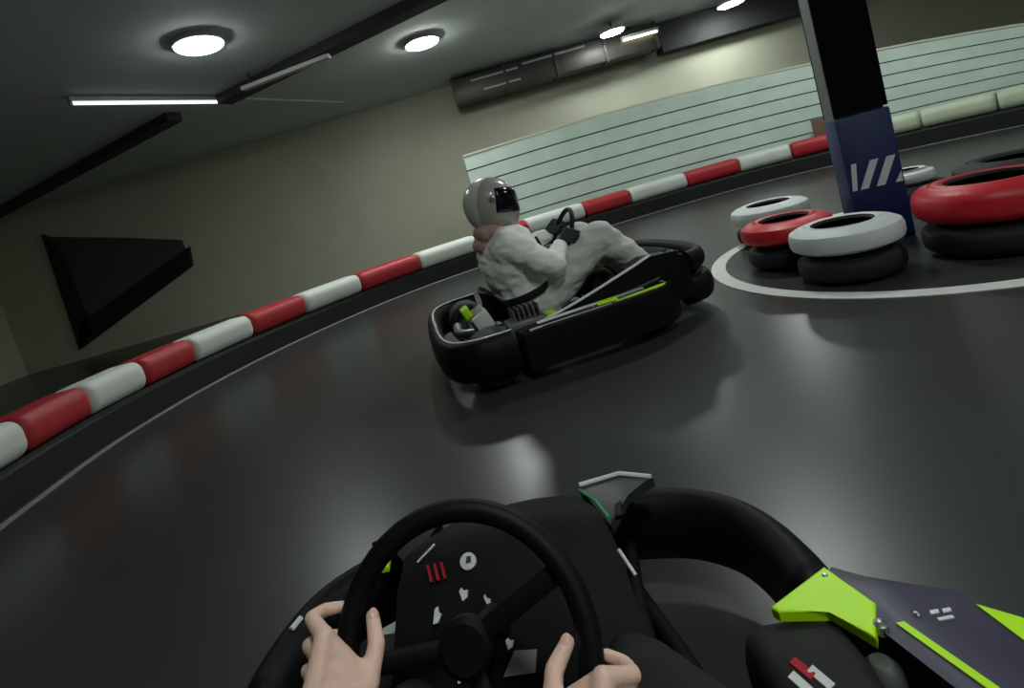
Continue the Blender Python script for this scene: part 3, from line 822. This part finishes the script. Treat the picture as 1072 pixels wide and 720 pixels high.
BULK = 1.0
def make_person(label, loc, rz, wc, tilt, angles, J, style):
    p = thing('person', label, 'person', loc, rz)
    V = Vector
    bk = style.get('bulk', 1.0)
    sk = style.get('sleeve', 1.0)
    body = bmesh.new()
    jac = bmesh.new()
    tro = bmesh.new()
    glv = True if style.get('gloves') else None
    pel, chest, neck, head = V(J['pelvis']), V(J['chest']), V(J['neck']), V(J['head'])
    add_capsule(body, pel + V((-0.06, 0, 0)), 0.10, pel + V((0.06, 0, 0)), 0.10)
    add_capsule(body, pel, 0.115, chest, 0.125)
    for s in (-1, 1):
        add_capsule(body, chest + V((s * 0.06, 0, 0)), 0.11, chest + V((s * 0.09, 0, 0.06)), 0.085)
    add_capsule(body, chest, 0.1, neck, 0.055)
    add_capsule(body, neck, 0.052, head + V((0, 0, -0.06)), 0.05)
    fwd = V(J.get('face', (0, 1, 0))).normalized()
    hr = Matrix.Rotation(math.atan2(-fwd.x, fwd.y), 3, 'Z')
    add_ell(body, head + V((0, 0, 0.015)), (0.074, 0.095, 0.112), hr)
    add_ell(body, head + hr @ V((0, 0.045, -0.055)), (0.05, 0.048, 0.055), hr)
    add_capsule(body, head + hr @ V((0, 0.088, 0.01)), 0.009, head + hr @ V((0, 0.106, -0.025)), 0.013)
    add_capsule(body, head + hr @ V((-0.02, 0.086, -0.062)), 0.008, head + hr @ V((0.02, 0.086, -0.062)), 0.008)
    for s in (-1, 1):
        add_ell(body, head + hr @ V((s * 0.076, -0.005, -0.005)), (0.012, 0.02, 0.032), hr)
    # torso clothing
    add_capsule(jac, pel + V((-0.055, -0.005, 0.03)), 0.125 * bk, pel + V((0.055, -0.005, 0.03)), 0.125 * bk)
    add_capsule(jac, pel + V((0, 0, 0.02)), 0.14 * bk, chest, 0.148 * bk)
    for s in (-1, 1):
        add_capsule(jac, chest + V((s * 0.065, 0, -0.05)), 0.128, chest + V((s * 0.10, 0 * bk, 0.055)), 0.10 * bk)
    add_capsule(jac, chest + V((0, 0, 0.03)), 0.125 * bk, neck + V((0, -0.005, -0.015)), 0.075 * bk)
    thumbs = []
    for s, ang, pk in ((-1, angles[0], J.get('poke', (0, 0))[0]), (1, angles[1], J.get('poke', (0, 0))[1])):
        c, T_, N, O = grip(wc, tilt, ang)
        W = c - T_ * 0.068 + N * 0.058 + O * 0.006
        caps, ip, tip = hand_caps(c, T_, N, O, W, pk)
        for a, r0, b, r1 in caps:
            add_capsule(body, a, r0, b, r1, seg=12)
        if glv is not None:
            glv = bmesh.new()
            for a, r0, b, r1 in hand_caps(c, T_, N, O, W, pk, 0.0022)[0]:
                add_capsule(glv, a, r0, b, r1, seg=12)
            fused('glove', glv, M['glove'], p, 0.004, 3)
        thumbs.append((ip, tip, N, O))
        sh = V(J['shoulder'])
        sh.x *= s
        el = V(J['elbow'][0 if s < 0 else 1])
        add_capsule(body, sh, 0.058, el, 0.043)
        add_capsule(body, el, 0.043, el.lerp(W, 0.35), 0.043)
        add_capsule(body, el.lerp(W, 0.3), 0.044, W, 0.026)
        cuff = el.lerp(W, style.get('cuff', 0.86))
        add_capsule(jac, V((sh.x * 0.9, sh.y, sh.z)), 0.085 * sk, sh.lerp(el, 0.55), 0.068 * sk)
        add_capsule(jac, sh.lerp(el, 0.5), 0.068 * sk, el, 0.058 * sk)
        add_capsule(jac, el, 0.058 * sk, cuff, 0.042 * sk)
        hip = pel + V((s * 0.095, 0.02, -0.02))
        kn = V(J['knee'])
        kn.x *= s
        an = V(J['ankle'])
        an.x *= s
        toe = V(J['toe'])
        toe.x *= s
        add_capsule(body, hip, 0.085, kn, 0.055)
        add_capsule(body, kn, 0.055, kn.lerp(an, 0.3), 0.056)
        add_capsule(body, kn.lerp(an, 0.3), 0.055, an, 0.036)
        add_capsule(body, an, 0.036, toe, 0.026)
        add_capsule(tro, hip, 0.102 * bk, kn, 0.075 * bk)
        add_capsule(tro, kn, 0.075 * bk, kn.lerp(an, 0.4), 0.070 * bk)
        add_capsule(tro, kn.lerp(an, 0.35), 0.070 * bk, kn.lerp(an, 0.92), 0.052 * bk)
        sb = bmesh.new()
        add_capsule(sb, an + V((0, -0.02, 0.0)), 0.046, an + V((0, -0.03, -0.035)), 0.044)
        add_capsule(sb, an + V((0, -0.03, -0.035)), 0.044, toe, 0.035)
        add_capsule(sb, an + V((0, 0, 0)), 0.044, toe.lerp(an, 0.5), 0.042)
        fused('shoe', sb, M['shoe'], p, 0.008, 5)
    add_capsule(tro, pel + V((-0.07, 0.02, -0.02)), 0.115, pel + V((0.07, 0.02 * bk, -0.02)), 0.115 * bk)
    fused('body', body, M['skin'], p, style.get('voxel', 0.006), 4, 0.4)
    j = fused('jacket', jac, M[style['jacket']], p, 0.01, 6, wrinkle=0.014)
    zp = bmesh.new()
    f0, f1 = chest + V((0, 0.125 * bk * 1.16, 0.06)), pel + V((0, 0.14 * bk * 1.0, 0.10))
    add_tube(zp, [f0, (f0 + f1) / 2 + V((0, 0.012, 0)), f1], 0.008, seg=8)
    obj('zip', zp, M['dark_cloth'], j)
    if style.get('hood'):
        ax = (chest - pel).normalized()
        bc = pel + ax * 0.085
        sx = Vector((1, 0, 0))
        sy = ax.cross(sx).normalized()
        bp = [bc + sx * (0.190 * bk / 1.27 * math.cos(a)) * 1.16 + sy * (0.150 * bk / 1.27 * math.sin(a)) * 1.16 for a in [2 * PI * k / 40 for k in range(40)]]
        obj('belt', tube(bp, 0.012, rz=0.022, closed=True, seg=10, up=ax), M['dark_cloth'], j)['label'] = 'dark waistband'
    fused('trousers', tro, M[style['trousers']], p, 0.01, 6, wrinkle=0.010)
    if glv is None:
        for ip, tip, N, O in thumbs:
            d = (tip - ip).normalized()
            n = (N * 0.8 - O * 0.55)
            n = (n - d * n.dot(d)).normalized()
            x = d.cross(n)
            bm = bmesh.new()
            rot = Matrix((x, d, n)).transposed()
            add_ell(bm, tip - d * 0.001 + n * 0.0070, (0.0056, 0.0075, 0.0022), rot)
            obj('thumbnail', bm, mat('nail', rgb(226, 182, 166), 0.3, var=0.05), p)
    # helmet
    hm = bmesh.new()
    hc = head + V((0, 0, 0.01))
    q = style.get('htilt', 0.0)
    hrot = hr @ Matrix.Rotation(q, 3, 'X')
    nu, nv = 44, 28
    def hp(th, ph, k=1.0):
        # th azimuth from the front, ph elevation
        x = 0.130 * math.sin(th) * math.cos(ph)
        y = 0.158 * math.cos(th) * math.cos(ph)
        z = 0.140 * math.sin(ph)
        chin = max(0.0, math.cos(th)) ** 2 * max(0.0, -math.sin(ph))
        y += 0.055 * chin
        z -= 0.045 * max(0, -math.sin(ph))
        return V((x * k, y * k, z * k))
    grid = []
    for i in range(nv + 1):
        ph = math.radians(-50) + (math.radians(90) - math.radians(-50)) * i / nv
        grid.append([hm.verts.new(hc + hrot @ hp(2 * PI * jx / nu, ph)) for jx in range(nu)])
    for i in range(nv):
        for jx in range(nu):
            th = (jx + 0.5) / nu * 2 * PI
            thc = th if th < PI else th - 2 * PI
            ph = -50 + 140 * (i + 0.5) / nv
            if abs(thc) < math.radians(70) and -17 < ph < 30:
                continue
            f = hm.faces.new((grid[i][jx], grid[i][(jx + 1) % nu], grid[i + 1][(jx + 1) % nu], grid[i + 1][jx]))
            f.material_index = 1 if abs(thc) > math.radians(114) else 0
    bmesh.ops.remove_doubles(hm, verts=hm.verts, dist=1e-5)
    ho = obj('helmet', hm, [M['helmet'], M['helmet_pale']], p, angle=70)
    so = ho.modifiers.new('thick', 'SOLIDIFY')
    so.thickness = 0.018
    so.offset = -1
    vb = bmesh.new()
    rings = []
    for i in range(9):
        ph = math.radians(-19 + 52 * i / 8)
        rings.append([hc + hrot @ hp(math.radians(-75 + 150 * jx / 24), ph, 1.012) for jx in range(25)])
    vv = [[vb.verts.new(c) for c in r] for r in rings]
    for i in range(8):
        for jx in range(24):
            vb.faces.new((vv[i][jx], vv[i][jx + 1], vv[i + 1][jx + 1], vv[i + 1][jx]))
    vo = obj('visor', vb, M['visor'], ho)
    so = vo.modifiers.new('thick', 'SOLIDIFY')
    so.thickness = 0.004
    for s in (-1, 1):
        bm = lathe([(0, 0.006), (0.014, 0.005), (0.018, 0.0), (0.018, -0.008), (0, -0.008)], Matrix.Translation(hc + hrot @ V((s * 0.133, 0.02, 0.015))) @ hrot.to_4x4() @ Matrix.Rotation(s * PI / 2, 4, 'Y'), 20)
        obj('visor_pivot', bm, M['steel'], ho)
    if style.get('hood'):
        bm = bmesh.new()
        add_capsule(bm, neck + V((0, 0.0, -0.03)), 0.075, head + V((0, 0.02, -0.085)), 0.08)
        add_capsule(bm, head + hr @ V((0, 0.03, -0.09)), 0.07, head + hr @ V((0, 0.085, -0.095)), 0.055)
        fused('balaclava', bm, M['dark_cloth'], p, 0.008, 4)['label'] = 'dark balaclava below the helmet'
    # neck roll under the helmet
    if style.get('hood'):
        bm = bmesh.new()
        add_capsule(bm, neck + V((-0.075, -0.06, 0.005)), 0.05, neck + V((0.075, -0.06, 0.005)), 0.05)
        add_capsule(bm, neck + V((-0.09, -0.02, 0.01)), 0.042, neck + V((-0.07, 0.05, -0.02)), 0.03)
        add_capsule(bm, neck + V((0.09, -0.02, 0.01)), 0.042, neck + V((0.07, 0.05, -0.02)), 0.03)
        add_capsule(bm, neck + V((-0.05, -0.09, -0.06)), 0.045, neck + V((0.05, -0.09, -0.06)), 0.045)
        h = fused('hood', bm, M['hood'], p, 0.008, 6)
        h['label'] = 'dusty pink hood bunched at the neck'
    return p

JA = dict(pelvis=(0, 0.0, 0.22), chest=(0, -0.17, 0.50), neck=(0.03, -0.21, 0.68), head=(0.09, -0.22, 0.83), shoulder=(0.185, -0.16, 0.60),
          elbow=((-0.30, 0.13, 0.40), (0.30, 0.12, 0.38)), knee=(0.25, 0.38, 0.31), ankle=(0.15, 0.74, 0.15), toe=(0.15, 0.83, 0.19), poke=(0.012, 0.002))
pa = make_person('person in the foreground with bare hands gripping the black steering wheel', KA_LOC, KA_RZ, WA, TA, (171, -23), JA,
    dict(jacket='dark_cloth', trousers='dark_cloth', voxel=0.0035, cuff=0.80))
JB = dict(pelvis=(0, 0.02, 0.24), chest=(0.02, -0.04, 0.54), neck=(0.02, -0.09, 0.70), head=(0.02, -0.06, 0.86), shoulder=(0.19, -0.05, 0.61),
          elbow=((-0.27, 0.14, 0.52), (0.29, 0.13, 0.45)), knee=(0.15, 0.46, 0.51), ankle=(0.145, 0.79, 0.16), toe=(0.145, 0.865, 0.20), face=(0.25, 1, 0))
pb = make_person('person in a white jacket, grey helmet and pale trousers driving the kart ahead', KB_LOC, KB_RZ, WB, TB, (165, -4), JB,
    dict(jacket='jacket', trousers='trousers', gloves=True, hood=True, bulk=1.27, sleeve=1.15, voxel=0.006, cuff=0.88, htilt=math.radians(-12)))

# ------------------------------------------------------------------ light, camera
w = bpy.data.worlds.new('world')
scene.world = w
w.use_nodes = True
w.node_tree.nodes['Background'].inputs['Color'].default_value = (0.02, 0.022, 0.022, 1)
w.node_tree.nodes['Background'].inputs['Strength'].default_value = 1.0

cam_d = bpy.data.cameras.new('camera')
cam = bpy.data.objects.new('camera', cam_d)
COL.objects.link(cam)
F, ROLL, PITCH = 550.0, 16.0, 5.0
cam_d.sensor_fit = 'HORIZONTAL'
cam_d.sensor_width = 36.0
cam_d.lens = F / 1072.0 * 36.0
cam_d.clip_start = 0.01
cam_d.clip_end = 100
ppx, ppy = 506.54, 257.26
cam_d.shift_x = (536 - ppx) / 1072.0
cam_d.shift_y = (ppy - 360) / 1072.0
pr, rr_ = math.radians(PITCH), math.radians(ROLL)
fw = Vector((0, math.cos(pr), -math.sin(pr)))
rt = Vector((1, 0, 0))
up = rt.cross(fw)
cx = rt * math.cos(rr_) - up * math.sin(rr_) * -1 * -1
# image right = cos r * right + sin r * down-component, image down = sin r * e + cos r * d
ximg = rt * math.cos(rr_) - up * math.sin(rr_)
yimg = rt * math.sin(rr_) + up * math.cos(rr_)
cam.matrix_world = Matrix((
    (ximg.x, yimg.x, -fw.x, 0.0),
    (ximg.y, yimg.y, -fw.y, 0.0),
    (ximg.z, yimg.z, -fw.z, 0.90),
    (0, 0, 0, 1)))
scene.camera = cam
vs = scene.view_settings
vs.view_transform = 'Standard'
vs.look = 'None'
vs.gamma = 1.0
vs.exposure = 0.0
vs.use_curve_mapping = False
scene.cycles.use_denoising = True
scene.cycles.max_bounces = 6
